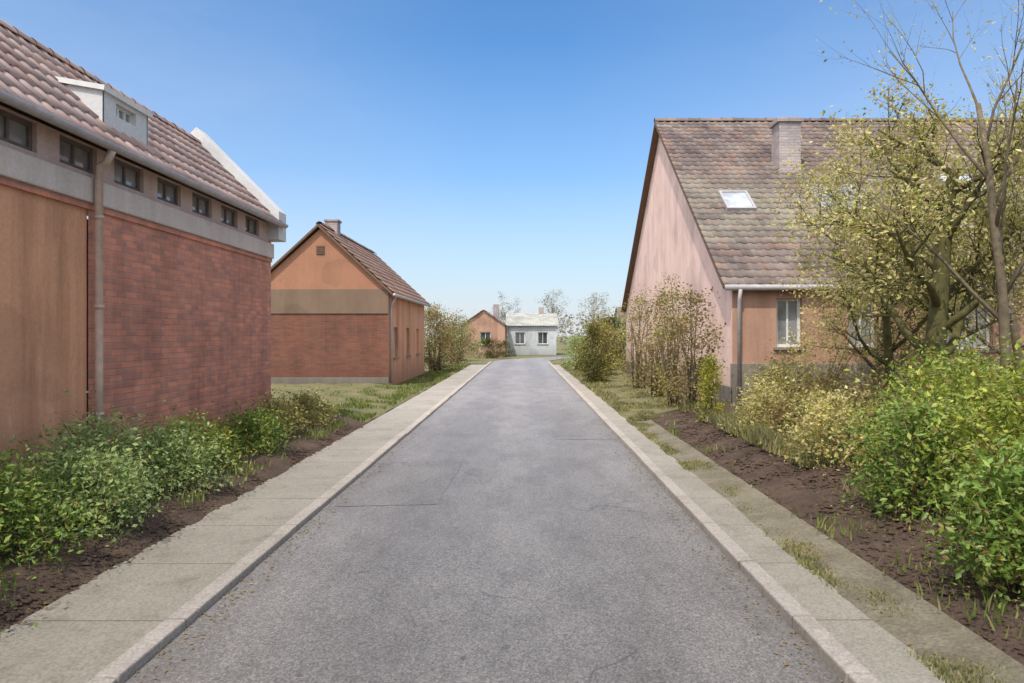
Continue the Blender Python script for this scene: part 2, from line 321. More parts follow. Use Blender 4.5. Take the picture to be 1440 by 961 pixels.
def window(parent, origin, u, n, h, glassm=None, framem=None, depth=0.12, bars=(1, 1), sill=True, sillm=None):
    o = Vector(origin); u = Vector(u); n = Vector(n); z = Vector((0,0,1))
    def bx(g, u0, u1, z0, z1, d0, d1):
        pts = [o+u*a+z*b-n*d for d in (d0, d1) for a, b in ((u0,z0),(u1,z0),(u1,z1),(u0,z1))]
        g.add(pts, [(0,1,2,3),(7,6,5,4),(0,4,5,1),(1,5,6,2),(2,6,7,3),(3,7,4,0)])
    u0, u1, z0, z1 = h; t = min(0.06, (z1-z0)*0.16)
    fr = G()
    bx(fr, u0, u0+t, z0, z1, depth, depth+0.06); bx(fr, u1-t, u1, z0, z1, depth, depth+0.06)
    bx(fr, u0+t, u1-t, z0, z0+t, depth, depth+0.06); bx(fr, u0+t, u1-t, z1-t, z1, depth, depth+0.06)
    for k in range(1, bars[0]+1):
        c = u0+(u1-u0)*k/(bars[0]+1); bx(fr, c-0.02, c+0.02, z0+t, z1-t, depth+0.005, depth+0.055)
    w = fr.build('window', framem or M_paint, parent)
    pn = G(); bx(pn, u0+t, u1-t, z0+t, z1-t, depth+0.03, depth+0.04)
    pn.build('pane', glassm or M_glass, w)
    if sill:
        sg = G(); bx(sg, u0-0.06, u1+0.06, z0-0.06, z0-0.003, -0.06, depth); sg.build('sill', sillm or M_plinth, w)
    return w

def tiles(g, o, u, v, W, L, tw=0.235, tl=0.32, amp=0.028, seed=0, skip=None):
    """pantiles: o lower left corner, u along the eave, v up the slope"""
    rnd = random.Random(seed)
    o = Vector(o); u = Vector(u).normalized(); v = Vector(v).normalized(); n = u.cross(v).normalized()
    if n.z < 0: n = -n
    nc = int(round(W/tw)); nr = int(math.ceil(L/tl)); tw = W/nc; tl = L/nr
    prof = [(0, 0.0), (0.16, 0.9), (0.34, 1.0), (0.52, 0.35), (0.76, 0.0), (1.04, 0.12)]
    for r in range(nr):
        for c in range(nc):
            if skip and skip((c+0.5)*tw, (r+0.5)*tl): continue
            j = rnd.uniform(-0.004, 0.004); jl = rnd.uniform(-0.008, 0.006)
            b0 = o+u*(c*tw)+v*(r*tl-0.03+jl)+n*(0.045+j); b1 = o+u*(c*tw)+v*((r+1)*tl+0.01)+n*(0.02+j)
            vs = []
            for a, hh in prof:
                vs.append(b0+u*a*tw+n*hh*amp); vs.append(b1+u*a*tw+n*hh*amp); vs.append(b0+u*a*tw+n*(hh*amp-0.022))
            fs = []
            for q in range(len(prof)-1):
                fs.append((3*q, 3*q+3, 3*q+4, 3*q+1)); fs.append((3*q+2, 3*q+5, 3*q+3, 3*q))
            g.add(vs, fs, True)
def ridge_caps(g, a, b, r=0.11, step=0.36):
    a = Vector(a); b = Vector(b); d = (b-a); n = int(d.length/step); d.normalize(); side = d.cross(Vector((0,0,1)))
    for i in range(n):
        p = a+d*i*step; rr = r*random.uniform(0.95, 1.05)
        vs = []; k = 7
        for e, rs in ((0, rr), (step*1.06, rr*0.88)):
            for q in range(k):
                t = math.pi*q/(k-1)
                vs.append(p+d*e+side*math.cos(t)*rs*1.1+Vector((0,0,1))*(math.sin(t)*rs-0.02))
        g.add(vs, [(q, q+1, k+q+1, k+q) for q in range(k-1)], True)

# ------------------------------------------------------------------ foliage
def leafquad(g, p, size, up=0.3, rnd=random):
    a = Vector((rnd.gauss(0,1), rnd.gauss(0,1), rnd.gauss(0,1)+up)).normalized()
    d = Vector((rnd.gauss(0,1), rnd.gauss(0,1), rnd.gauss(0,0.6))).normalized()
    b = a.cross(d)
    if b.length < 0.01: return
    b.normalize(); d = b.cross(a)
    s = size*rnd.uniform(0.35, 1.35); w = s*rnd.uniform(0.3, 0.6)
    p = Vector(p)
    g.add([p, p+d*s*0.5+b*w*0.5+a*s*0.06, p+d*s, p+d*s*0.5-b*w*0.5+a*s*0.06], [(0,1,2,3)])
def shrub(name, label, cat, loc, rx, ry, h, leafm, nleaf, size, stemm=None, group=None, z0=0.05, shape=1.0, seed=0, airy=0.35, lean=0):
    rnd = random.Random(seed)
    t = empty(name, label, cat, loc, group)
    st = G(); lf = G()
    clumps = []
    nc = max(10, int(nleaf/70))
    off = Vector((seed*3.1, seed*1.7, 0))
    while len(clumps) < nc:
        a = rnd.uniform(0, 2*math.pi); zz = rnd.uniform(0, 1); rr = math.sqrt(rnd.uniform(0.05, 1))
        prof = math.sqrt(max(0.02, 1-(zz*shape)**2.2))*(0.72+0.28*min(1, zz*4))
        p = Vector((math.cos(a)*rr*prof*rx, math.sin(a)*rr*prof*ry, z0+zz*(h-z0)))
        q = noise.noise(p*1.9+off)
        if q < -airy*0.5+rnd.uniform(-0.2, 0.05) and rnd.random() < 0.8: continue
        out = 1+0.22*noise.noise(Vector((math.cos(a)*1.5, math.sin(a)*1.5, zz*2))+off)
        p.x *= out; p.y *= out; p.z *= 1+0.12*noise.noise(Vector((a, 3, 0))+off)
        clumps.append(p)
    for p in clumps:
        cr = rnd.uniform(0.5, 1.2)*min(rx, ry, h)*0.2+size*0.6
        for i in range(70):
            leafquad(lf, p+Vector((rnd.gauss(0, 1)*cr, rnd.gauss(0, 1)*cr, rnd.gauss(0, 0.8)*cr)), size, 0.5, rnd)
    for i in range(min(26, max(8, nc//3))):
        p = clumps[rnd.randrange(nc)]
        b = Vector((rnd.uniform(-0.25, 0.25)*rx, rnd.uniform(-0.25, 0.25)*ry, -0.05))
        m1 = b.lerp(p, 0.5)+Vector((rnd.gauss(0, 0.04), rnd.gauss(0, 0.04), 0.08*h))
        r0 = 0.006+0.007*h*rnd.uniform(0.6, 1.2)
        if i % 3 == 0: p = p+(p-b)*rnd.uniform(0.08, 0.22)
        st.tube([b, m1, p], [r0, r0*0.7, r0*0.2], 5)
    st.build('stem', stemm or M_bark, t); lf.build('foliage', leafm, t)
    return t
def tree(name, label, loc, h, r0, leafm, barkm, leafsize, perTwig, levels=4, spread=0.6, seed=0, first=0.3, group=None, nb=6, upr=0.35, cat='tree'):
    rnd = random.Random(seed)
    t = empty(name, label, cat, loc, group)
    tr = G(); br = G(); lf = G()
    def grow(p, d, L, r, lv, g):
        n = 6 if lv == 0 else 4
        pts = [p]; rs = [r]
        for i in range(n):
            d = (d+Vector((rnd.gauss(0, 1), rnd.gauss(0, 1), rnd.gauss(0, 0.7)))*(0.05 if lv == 0 else 0.13)+Vector((0,0,0.02+0.03*lv*upr))).normalized()
            p = p+d*L/n; pts.append(p); rs.append(r*(1-0.72*(i+1)/n) if lv else r*(1-0.6*(i+1)/n))
        g.tube(pts, rs, 10 if lv == 0 else (6 if lv == 1 else 4), cap=lv < 2)
        if lv >= 2:
            for i in range(perTwig):
                q = pts[rnd.randrange(1, len(pts))]+Vector((rnd.gauss(0, 1), rnd.gauss(0, 1), rnd.gauss(0, 1)))*leafsize*1.1
                leafquad(lf, q, leafsize, 0.4, rnd)
        if lv < levels:
            k = nb+3 if lv == 0 else nb-1
            for i in range(k):
                f = first+(1-first)*(i+rnd.uniform(0.1, 0.9))/k if lv == 0 else rnd.uniform(0.25, 1)
                idx = min(n-1, int(f*n)); q = pts[idx].lerp(pts[idx+1], f*n-idx)
                ax = d.orthogonal().normalized(); ax.rotate(Matrix.Rotation(i*2.4+rnd.uniform(-0.5, 0.5), 3, d))
                nd = (d*(1-spread)+ax*spread+Vector((0,0,upr*0.4))).normalized()
                grow(q, nd, L*rnd.uniform(0.42, 0.62)*(1.15-0.45*f if lv == 0 else 1), rs[idx]*0.5, lv+1, br)
    grow(Vector((0,0,-0.1)), Vector((0.02, 0.01, 1)), h*0.72, r0, 0, tr)
    tr.build('trunk', barkm, t); br.build('branches', barkm, t)
    if lf.v: lf.build('crown', leafm, t)
    return t
def blades(name, mat, boxes, count, hmin, hmax, label, seed=1, cat='grass', clump=0.0):
    rnd = random.Random(seed); g = G()
    tot = sum((b[1]-b[0])*(b[3]-b[2])*b[4] for b in boxes)
    for (x0, x1, y0, y1, wgt, z) in boxes:
        n = int(count*(x1-x0)*(y1-y0)*wgt/tot)
        for i in range(n):
            x = rnd.uniform(x0, x1); y = y0+(y1-y0)*rnd.random()**1.7
            dn = noise.noise(Vector((x*1.6, y*1.1, seed)))
            if dn < clump*rnd.random()-0.1*rnd.random(): continue
            hh = rnd.uniform(hmin, hmax)*(0.75+0.8*max(0, dn)); a = rnd.uniform(0, 6.28); w = 0.004+0.0006*y
            dx, dy = math.cos(a)*w, math.sin(a)*w; lx, ly = rnd.gauss(0, 0.3)*hh, rnd.gauss(0, 0.3)*hh
            g.add([(x-dx,y-dy,z),(x+dx,y+dy,z),(x+lx*0.5+dx*0.7,y+ly*0.5+dy*0.7,z+hh*0.6),(x+lx,y+ly,z+hh),(x+lx*0.5-dx*0.7,y+ly*0.5-dy*0.7,z+hh*0.6)], [(0,1,2,3,4)])
    return tag(g.build(name, mat), label, cat, kind='stuff')

# ------------------------------------------------------------------ ground
g = G(); g.add([(-900,-60,-0.02),(900,-60,-0.02),(900,1500,-0.02),(-900,1500,-0.02)], [(0,1,2,3)]); struct(g, 'ground', M_ground)
def cx(y):                                  # the lane bends right past 50 m
    return 0 if y < 53 else ((y-53)**2)*0.03
ys = [-8+i*1.0 for i in range(53)]+[46, 48, 50, 52, 55, 58, 62, 66, 70]
def strip(x0, x1, z, wob=0.0, ys=ys, skirt=None, seed=0, zr=0.0, sub=1):
    g = G(); vs = []
    for y in ys:
        a = x0+cx(y)+wob*noise.noise(Vector((y*0.9, seed, 0))); b = x1+cx(y)+wob*noise.noise(Vector((y*0.9, seed+9, 0)))
        for k in range(sub+1):
            x = a+(b-a)*k/sub; vs.append((x, y, z+(zr*noise.noise(Vector((x*2, y*2, seed))) if zr else 0)))
        if skirt is not None: vs.append((b if skirt > 0 else a, y, 0))
    w = sub+1+(1 if skirt is not None else 0)
    fs = []
    for i in range(len(ys)-1):
        for k in range(sub): fs.append((i*w+k, i*w+k+1, (i+1)*w+k+1, (i+1)*w+k))
        if skirt is not None:
            e = sub if skirt > 0 else 0
            fs.append((i*w+e, i*w+sub+1, (i+1)*w+sub+1, (i+1)*w+e))
    g.add(vs, fs); return g
XL, XR = -1.15*H, 0.92*H
fine = [-8+i*0.25 for i in range(220)]
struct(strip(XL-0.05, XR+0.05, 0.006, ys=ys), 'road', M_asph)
def patch(pts, z, mat, name):
    g = G(); n = len(pts); out = []
    for i in range(n):
        a = Vector((*pts[i], z)); b = Vector((*pts[(i+1) % n], z))
        for k in range(6):
            p = a.lerp(b, k/6); out.append((p.x+random.uniform(-0.012, 0.012), p.y+random.uniform(-0.02, 0.02), z))
    g.add(out, [tuple(range(len(out)))]); return struct(g, name, mat)
M_patch = asphalt(); M_patch.name = 'mended_asphalt'; far_sheen(M_patch, 0.68, 1.42, 5, 26)
M_tar = simple('tar_sealant', (0.06, 0.055, 0.052), 0.5)
patch([(-1.95, 8.2), (-0.9, 8.3), (-0.85, 11.4), (-1.98, 11.2)], 0.010, M_patch, 'road_patch')
patch([(0.55, 13.5), (1.62, 13.4), (1.6, 19.5), (0.6, 19.3)], 0.010, M_patch, 'road_patch')
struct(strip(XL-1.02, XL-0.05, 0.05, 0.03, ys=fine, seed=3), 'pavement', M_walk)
def kerb(name, x0, x1, h):
    g = G(); y = -6.0
    while y < 52:
        e = min(y+0.995, 52); j = random.uniform(-0.006, 0.006); jz = random.uniform(-0.005, 0.005)
        g.box((x0+j+cx(y), y, -0.02), (x1+j+cx(y), e, h+jz)); y += 1.0
    o = tag(g.build(name, M_kerb, bevel=0.012), kind='structure'); return o
kerb('kerb', XL-0.13, XL, 0.058)
kerb('kerb', XR, XR+0.13, 0.075)
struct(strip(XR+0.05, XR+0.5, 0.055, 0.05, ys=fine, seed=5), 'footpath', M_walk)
# planting beds rise a little from the paving
def bank(x0, x1, y0, y1, zf, mat, name, seed, nx=14, dy=0.3):
    g = G(); ny = int((y1-y0)/dy); vs = []
    for j in range(ny+1):
        y = y0+(y1-y0)*j/ny
        for i in range(nx+1):
            x = x0+(x1-x0)*i/nx
            vs.append((x+(0.05*noise.noise(Vector((y*1.5, seed, 0))) if i in (0,) else 0), y, zf((x-x0)/(x1-x0))+0.05*noise.noise(Vector((x*3, y*3, seed)))*(1 if 0 < i < nx else 0.2)))
    fs = [(j*(nx+1)+i, j*(nx+1)+i+1, (j+1)*(nx+1)+i+1, (j+1)*(nx+1)+i) for j in range(ny) for i in range(nx)]
    g.add(vs, fs, True); return struct(g, name, mat)
bank(-2.99, -4.9, -5, 15.6, lambda t: 0.028+0.18*min(1, t*2.5), M_soil, 'flower_bed', 1)
bank(-3.12, -16, 15.6, 26.9, lambda t: 0.05+0.1*min(1, t*6), M_ground, 'lawn', 2, 30, 0.6)
bank(XR+0.44, XR+0.92, -5, 16.2, lambda t: 0.035+0.07*t, M_verge, 'verge', 3, 6)
bank(XR+0.9, 9.0, -5, 16.6, lambda t: 0.09+0.22*min(1, t*6), M_soil, 'garden_bed', 4, 24)
bank(XR+0.42, 4.6, 15.8, 52, lambda t: 0.03+0.16*t, M_ground, 'roadside_bank', 6, 12, 0.5)

# ------------------------------------------------------------------ left: long brick building
WX = -4.86
b1 = empty('brick_building', 'long brown brick building with dark attic openings and white parapet, left of the lane', 'building', (WX, 8, 0))
b1.location = (0,0,0)
Y0, YS, Y1 = -4.0, 8.75, 15.1
wh = 3.28
g = G(); wall_panel(g, (WX, YS, 0), (0,1,0), (1,0,0), Y1-YS, wh, [])
wall_panel(g, (WX, Y1, 0), (-1,0,0), (0,1,0), 2.72, 3.8, [])
g.add([(WX,Y1,3.8),(WX-2.72,Y1,3.8),(WX-1.36,Y1,5.12)], [(0,1,2)]); g.build('wall', M_brick, b1)
g = G(); wall_panel(g, (WX-0.015, Y0, 0), (0,1,0), (1,0,0), YS-Y0, wh, []); tag(g.build('wall', M_tanpl, b1), 'weathered tan rendered section of wall')
g = G(); g.box((WX-2.72, Y0, 0), (WX-2.62, Y1-0.01, 3.8)); g.box((WX-2.62, Y0, 0), (WX-0.05, Y0+0.1, 3.8)); g.build('rear_wall', M_tanpl, b1)
g = G(); g.box((WX-0.1, Y0, wh), (WX+0.06, Y1+0.02, wh+0.28)); g.build('cornice', M_frieze, b1, 0.015)
g = G(); g.box((WX-0.02, Y0, wh-0.07), (WX+0.025, Y1, wh-0.002)); g.build('brick_course', M_brick, b1)
# knee wall with openings
holes = []; y = 6.0
k = 0
while y < Y1-0.9:
    holes.append((y-Y0, y-Y0+0.72, 0.06, 0.37)); y += 1.1
g = G(); wall_panel(g, (WX+0.005, Y0, wh+0.28), (0,1,0), (1,0,0), Y1-Y0, 0.38, holes, 0.25); g.build('knee_wall', M_knee, b1)
for h in holes: window(b1, (WX+0.005, Y0, wh+0.28), (0,1,0), (1,0,0), h, M_glassl, M_shade, 0.05, (1, 0), False)
# roof
pitch = R(44.3); ez = 3.93; ex = WX+0.18; rx = WX-1.36; rz = ez+(ex-rx)*math.tan(pitch)
v = Vector((rx-ex, 0, rz-ez)); SL = v.length
g = G(); g.add([(ex, Y0-0.2, ez), (ex, Y1+0.03, ez), (rx, Y1+0.03, rz), (rx, Y0-0.2, rz), (2*rx-ex, Y1+0.03, ez), (2*rx-ex, Y0-0.2, ez)], [(0,1,2,3), (3,2,4,5)])
g.build('roof_deck', M_knee, b1)
g = G()
tiles(g, (ex+0.03, Y0-0.2, ez), (0,1,0), v, Y1-Y0+0.22, SL+0.03, seed=2)
rf = g.build('roof', M_tile1, b1)
g = G(); ridge_caps(g, (rx, Y0-0.2, rz+0.04), (rx, Y1+0.03, rz+0.04)); g.build('ridge_tiles', M_tile1, rf)
g = G(); n = 9
vs = []; 
for yy in (Y0-0.2, Y1+0.02):
    for q in range(n):
        t = math.pi*q/(n-1); vs.append((ex+0.09+math.cos(t)*0.065, yy, ez-0.0-math.sin(t)*0.065))
g.add(vs, [(q, q+1, n+q+1, n+q) for q in range(n-1)], True)
gut = g.build('gutter', M_gutter, b1); md = gut.modifiers.new('s', 'SOLIDIFY'); md.thickness = 0.006
g = G(); g.tube([(ex+0.09, YS, ez-0.06), (ex+0.02, YS, ez-0.2), (WX+0.12, YS, wh+0.42), (WX+0.12, YS, 1.5), (WX+0.12, YS, 0.3)], [0.045]*5, 10)
for z in (0.9, 2.1, 3.1): g.tube([(WX+0.12, YS, z), (WX+0.12, YS, z+0.04)], [0.056]*2, 10)
g.build('downpipe', simple('tan_pipe_paint', (0.5, 0.36, 0.28), 0.55), b1)
# verge board and rafters' tails
g = G(); pw = 0.34
g.prism([(ex+0.04, Y1-0.2, ez-0.3), (ex+0.04, Y1-0.2, ez+pw*0.7), (rx, Y1-0.2, rz+pw), (2*rx-ex, Y1-0.2, ez+pw*0.7), (2*rx-ex, Y1-0.2, ez-0.3)], (0, 0.45, 0)); tag(g.build('parapet', M_white, b1, 0.01), 'white fire parapet along the far gable')
def dormer(y0, y1, t0, t1, wallm, label=None, wide=2):
    """dormer with upright front between slope parameters t0..t1"""
    p0 = (ex+(rx-ex)*t0, ez+(rz-ez)*t0); p1 = (ex+(rx-ex)*t1, ez+(rz-ez)*t1)
    top = p1[1]-0.12; xb = rx if False else ex+(rx-ex)*((top+0.12-ez)/(rz-ez))
    d = G()
    w0 = (0.3, y1-y0-0.3, 0.26, top-p0[1]-0.12)
    wall_panel(d, (p0[0], y0, p0[1]), (0,1,0), (1,0,0), y1-y0, top-p0[1], [w0], 0.12)
    for yy in (y0, y1): d.prism([(p0[0], yy-0.02, p0[1]), (p0[0], yy-0.02, top), (xb, yy-0.02, top)], (0, 0.04, 0))
    o = d.build('dormer', wallm, b1)
    if label: o['label'] = label
    wd = window(o, (p0[0], y0, p0[1]), (0,1,0), (1,0,0), w0, M_glassl, M_paint, 0.06, (wide, 1), False)
    r = G(); r.add([(p0[0]+0.05, y0-0.06, top-0.01), (p0[0]+0.05, y1+0.06, top-0.01), (xb-0.25, y1+0.06, top+0.16), (xb-0.25, y0-0.06, top+0.16)], [(0,1,2,3)])
    ro = r.build('dormer_roof', M_paint, o); s = ro.modifiers.new('s', 'SOLIDIFY'); s.thickness = 0.06
dormer(9.3, 10.4, 0.2, 0.64, M_white, 'small pale dormer low on the roof slope')

# ------------------------------------------------------------------ left: gable house further up
b2 = empty('gable_house', 'narrow red brick house with salmon gable facing down the lane beyond the long brick building', 'house')
gx1, gx0, gy0, gy1 = -4.65, -9.3, 27.0, 37.0
z1, z2, za = 2.55, 3.4, 5.55; gm = (gx0+gx1)/2
g = G(); hs = [(1.1, 1.9, 1.15, 2.15)]
wall_panel(g, (gx0, gy0, 0), (1,0,0), (0,-1,0), gx1-gx0, z1, []); 
hs2 = [(1.2, 2.1, 1.0, 2.1), (4.2, 5.1, 1.0, 2.1), (7.2, 8.1, 1.0, 2.1)]
wall_panel(g, (gx0, gy0, 0), (0,1,0), (-1,0,0), gy1-gy0, z2, []); wall_panel(g, (gx0, gy1, 0), (1,0,0), (0,1,0), gx1-gx0, z2, [])
g.build('wall', M_brick2, b2)
g = G(); wall_panel(g, (gx1, gy0, 0), (0,1,0), (1,0,0), gy1-gy0, z2, hs2); tag(g.build('wall', M_tanpl, b2), 'tan rendered wall facing the lane')
for h in hs2: window(b2, (gx1, gy0, 0), (0,1,0), (1,0,0), h)
g = G(); g.box((gx0-0.03, gy0-0.04, z1), (gx1+0.03, gy0+0.1, z2)); tag(g.build('band', M_tanband, b2, 0.01), 'tan rendered band below the gable')
g = G(); g.add([(gx0, gy0-0.01, z2), (gx1, gy0-0.01, z2), (gm, gy0-0.01, za-0.05)], [(0,1,2)]); g.build('gable', M_salmon2, b2)
g = G(); g.add([(gx0, gy1, z2), (gx1, gy1, z2), (gm, gy1, za-0.05)], [(0,2,1)]); g.build('gable', M_salmon2, b2)
rt = (za-z2)/(gx1-gm); ov = 0.22
g = G(); g.tube([(gx1+ov+0.03, gy0-0.18, z2-ov*rt+0.0), (gx1+ov+0.03, gy1+0.18, z2-ov*rt+0.0)], [0.06]*2, 8); g.build('gutter', M_gutter, b2)
g = G(); g.tube([(gx1+ov, gy0+0.25, z2-ov*rt-0.05), (gx1+0.07, gy0+0.25, z2-0.55), (gx1+0.07, gy0+0.25, 0.15)], [0.045]*3, 8); g.build('downpipe', M_gutter, b2)
g = G(); g.box((gm-0.14, gy0-0.035, za-0.95), (gm+0.14, gy0-0.012, za-0.65))
for k in range(4): g.box((gm-0.12, gy0-0.055, za-0.93+k*0.07), (gm+0.12, gy0-0.037, za-0.89+k*0.07))
g.build('vent', M_wood, b2)
g = G(); g.box((gx0-0.03, gy0-0.035, 0), (gx1+0.03, gy0-0.002, 0.35)); g.build('plinth', M_plinth, b2, 0.01)
g = G(); rfd = G()
for s in (1, -1):
    e = (gm+s*(gx1-gm+ov), gy0-0.18, z2-ov*rt+0.04); top = (gm, gy0-0.18, za+0.04)
    if s > 0: tiles(g, e, (0,1,0), Vector(top)-Vector(e), gy1-gy0+0.36, (Vector(top)-Vector(e)).length, seed=5)
    rfd.add([e, (e[0], gy1+0.18, e[2]), (gm, gy1+0.18, za+0.04), top], [(0,1,2,3)])
rfo = g.build('roof', M_tile2, b2); s_ = rfd.build('roof_deck', M_wood, b2); md = s_.modifiers.new('s', 'SOLIDIFY'); md.thickness = 0.07
g = G(); ridge_caps(g, (gm, gy0-0.18, za+0.08), (gm, gy1+0.18, za+0.08)); g.build('ridge_tiles', M_tile2, rfo)
g = G(); g.box((gm-0.25, 28.6, za-0.5), (gm+0.2, 29.1, za+0.42)); g.box((gm-0.29, 28.56, za+0.42), (gm+0.24, 29.14, za+0.5)); g.build('chimney', M_chim, rfo, 0.01)

# ------------------------------------------------------------------ right: big pink house
b3 = empty('pink_house', 'big pink gabled house with brown tiled roof behind the right hand garden', 'house')
PX, PX1 = 4.5, 24.0; py0, py1 = 16.8, 34.0; pe, pr = 2.92, 8.7; pm = (py0+py1)/2
g = G()
gw = [(5.6, 6.5, 3.6, 4.9), (9.6, 10.5, 3.6, 4.9)]
wall_panel(g, (PX, py0, 0), (0,1,0), (1*-1,0,0), py1-py0, pe, [])
g.add([(PX, py0, pe), (PX, py1, pe), (PX, pm, pr-0.06)], [(0,1,2)])
g.build('gable_wall', M_pink, b3)
fw = [(0.95, 1.5, 1.55, 2.6), (2.5, 3.1, 1.55, 2.6), (4.6, 5.6, 1.5, 2.6), (8.6, 9.6, 1.5, 2.6)]
g = G(); wall_panel(g, (PX, py0, 0), (1,0,0), (0,-1,0), PX1-PX, pe, fw); wall_panel(g, (PX, py1, 0), (1,0,0), (0,1,0), PX1-PX, pe, [])
wall_panel(g, (PX1, py0, 0), (0,1,0), (1,0,0), py1-py0, pe, []); g.add([(PX1, py0, pe), (PX1, py1, pe), (PX1, pm, pr-0.06)], [(0,1,2)])
tag(g.build('wall', M_salmon, b3), 'salmon rendered long wall')
for h in fw: window(b3, (PX, py0, 0), (1,0,0), (0,-1,0), h, M_glassl, M_paint, 0.12, (1, 1), True)
g = G(); g.box((PX-0.04, py0-0.05, 0), (PX1, py0-0.002, 1.2)); g.box((PX-0.05, py0-0.05, 0), (PX-0.003, py1, 0.7)); g.build('plinth', M_plinth, b3, 0.01)
v = Vector((0, pm-py0, pr-pe)); v.normalize(); sl = (Vector((0, pm-py0, pr-pe))).length
ee = Vector((PX-0.22, py0, pe))-v*0.14
g = G(); tiles(g, ee+Vector((0,0,0.03)), (1,0,0), v, PX1-PX+0.22, sl+0.14, seed=8)
rf3 = g.build('roof', M_tile3, b3)
g = G()
g.add([ee, ee+Vector((PX1-PX+0.4,0,0)), (PX1+0.2, pm, pr+0.0), (PX-0.22, pm, pr+0.0)], [(0,1,2,3)])
e2 = Vector((PX-0.22, py1, pe))+Vector((0, v.y, -v.z))*0.14
g.add([e2, e2+Vector((PX1-PX+0.4,0,0)), (PX1+0.2, pm, pr), (PX-0.22, pm, pr)], [(0,3,2,1)])
d3 = g.build('roof_deck', M_wood, b3); md = d3.modifiers.new('s', 'SOLIDIFY'); md.thickness = 0.05
g = G(); ridge_caps(g, (PX-0.22, pm, pr+0.06), (PX1, pm, pr+0.06), 0.13); g.build('ridge_tiles', M_tile3, rf3)
g = G(); g.tube([(PX-0.2, ee.y-0.06, ee.z-0.02), (PX1, ee.y-0.06, ee.z-0.02)], [0.065]*2, 10); g.build('gutter', M_gutter, b3)
g = G(); g.tube([(PX+0.12, py0-0.22, ee.z-0.06), (PX+0.12, py0-0.12, ee.z-0.3), (PX+0.12, py0-0.12, 0.2)], [0.042]*3, 10); g.build('downpipe', M_gutter, b3)
def onroof(x, t, up=0.0): return Vector((x, py0, pe))+v*(sl*t)+Vector((0, -v.z, v.y))*up
def skylight(x, t, w, l, mat):
    g = G(); a = onroof(x, t, 0.05); 
    nn = Vector((0, -v.z, v.y)); U = Vector((1,0,0))
    for (u0, u1, w0, w1) in ((-0.06, 0, -0.06, l+0.06), (w, w+0.06, -0.06, l+0.06), (0, w, -0.06, 0), (0, w, l, l+0.06)):
        q = [a+U*i+v*j for i, j in ((u0,w0),(u1,w0),(u1,w1),(u0,w1))]; g.prism(q, nn*0.1)
    s = g.build('skylight', M_gutter, rf3)
    g = G(); q = [a+U*i+v*j for i, j in ((0,0),(w,0),(w,l),(0,l))]; g.prism(q, nn*0.07); return g.build('pane', mat, s)
skylight(5.2, 0.345, 0.62, 0.95, M_pale)
skylight(7.6, 0.34, 1.1, 1.4, M_glassl)
skylight(11.4, 0.42, 1.0, 1.3, M_pale)
p = onroof(7.4, 0.62)
g = G(); g.box((7.15, p.y-0.35, p.z-0.4), (7.75, p.y+0.35, 7.75)); g.box((7.09, p.y-0.41, 7.75), (7.81, p.y+0.41, 7.87)); g.build('chimney', M_chim, rf3, 0.015)

# ------------------------------------------------------------------ far end of the lane
def far_house(name, label, x0, x1, y0, y1, ze, zr, wallm, roofm, axis, wins, grp='houses at the far end of the lane'):
    b = empty(name, label, 'house', group=grp)
    g = G()
    hs = [(a, a+0.9, 1.0, 2.1) for a in wins]
    wall_panel(g, (x0, y0, 0), (1,0,0), (0,-1,0), x1-x0, ze, hs, 0.2); wall_panel(g, (x0, y1, 0), (1,0,0), (0,1,0), x1-x0, ze, [])
    wall_panel(g, (x0, y0, 0), (0,1,0), (-1,0,0), y1-y0, ze, []); wall_panel(g, (x1, y0, 0), (0,1,0), (1,0,0), y1-y0, ze, [])
    if axis == 'x':
        ym = (y0+y1)/2
        for x in (x0, x1): g.add([(x, y0, ze), (x, y1, ze), (x, ym, zr)], [(0,1,2)])
        e = Vector((x0-0.2, y0-0.25, ze-0.25*(zr-ze)/(ym-y0))); t = Vector((x0-0.2, ym, zr)); W = x1-x0+0.4
        rg = G(); tiles(rg, e, (1,0,0), t-e, W, (t-e).length, 0.25, 0.34, seed=int(x1*7)); rg.add([(x0-0.2, ym, zr), (x1+0.2, ym, zr), (x1+0.2, y1+0.2, ze-0.1), (x0-0.2, y1+0.2, ze-0.1)], [(0,1,2,3)])
    else:
        xm = (x0+x1)/2
        for y in (y0, y1): g.add([(x0, y, ze), (x1, y, ze), (xm, y, zr)], [(0,1,2)])
        rg = G()
        for s, xe in ((1, x1+0.2), (-1, x0-0.2)):
            e = Vector((xe, y0-0.2, ze-0.2*(zr-ze)/(x1-xm))); t = Vector((xm, y0-0.2, zr))
            tiles(rg, e, (0,1,0), t-e, y1-y0+0.4, (t-e).length, 0.25, 0.34, seed=3)
    g.build('wall', wallm, b); r = rg.build('roof', roofm, b)
    for h in hs: window(b, (x0, y0, 0), (1,0,0), (0,-1,0), h, M_glass)
    c = G(); c.box(((x0+x1)/2+0.7, (y0+y1)/2-0.3, zr-0.6), ((x0+x1)/2+1.2, (y0+y1)/2+0.2, zr+0.6)); c.build('chimney', M_chim, r)
    return b
far_house('cottage', 'small pink cottage left of the lane end', -5.1, -1.5, 66, 73, 2.7, 3.95, M_salmon, M_tile2, 'y', (1.5,))
far_house('cottage', 'low pale grey house closing the end of the lane', -1.4, 3.1, 72, 79, 2.75, 3.9, M_cream, M_tilep, 'x', (0.7, 2.8))
far_house('cottage', 'cream cottage half hidden by roadside trees at the bend', 9.5, 18, 74, 82, 2.8, 4.6, M_cream, M_tile3, 'x', (1, 4, 6))

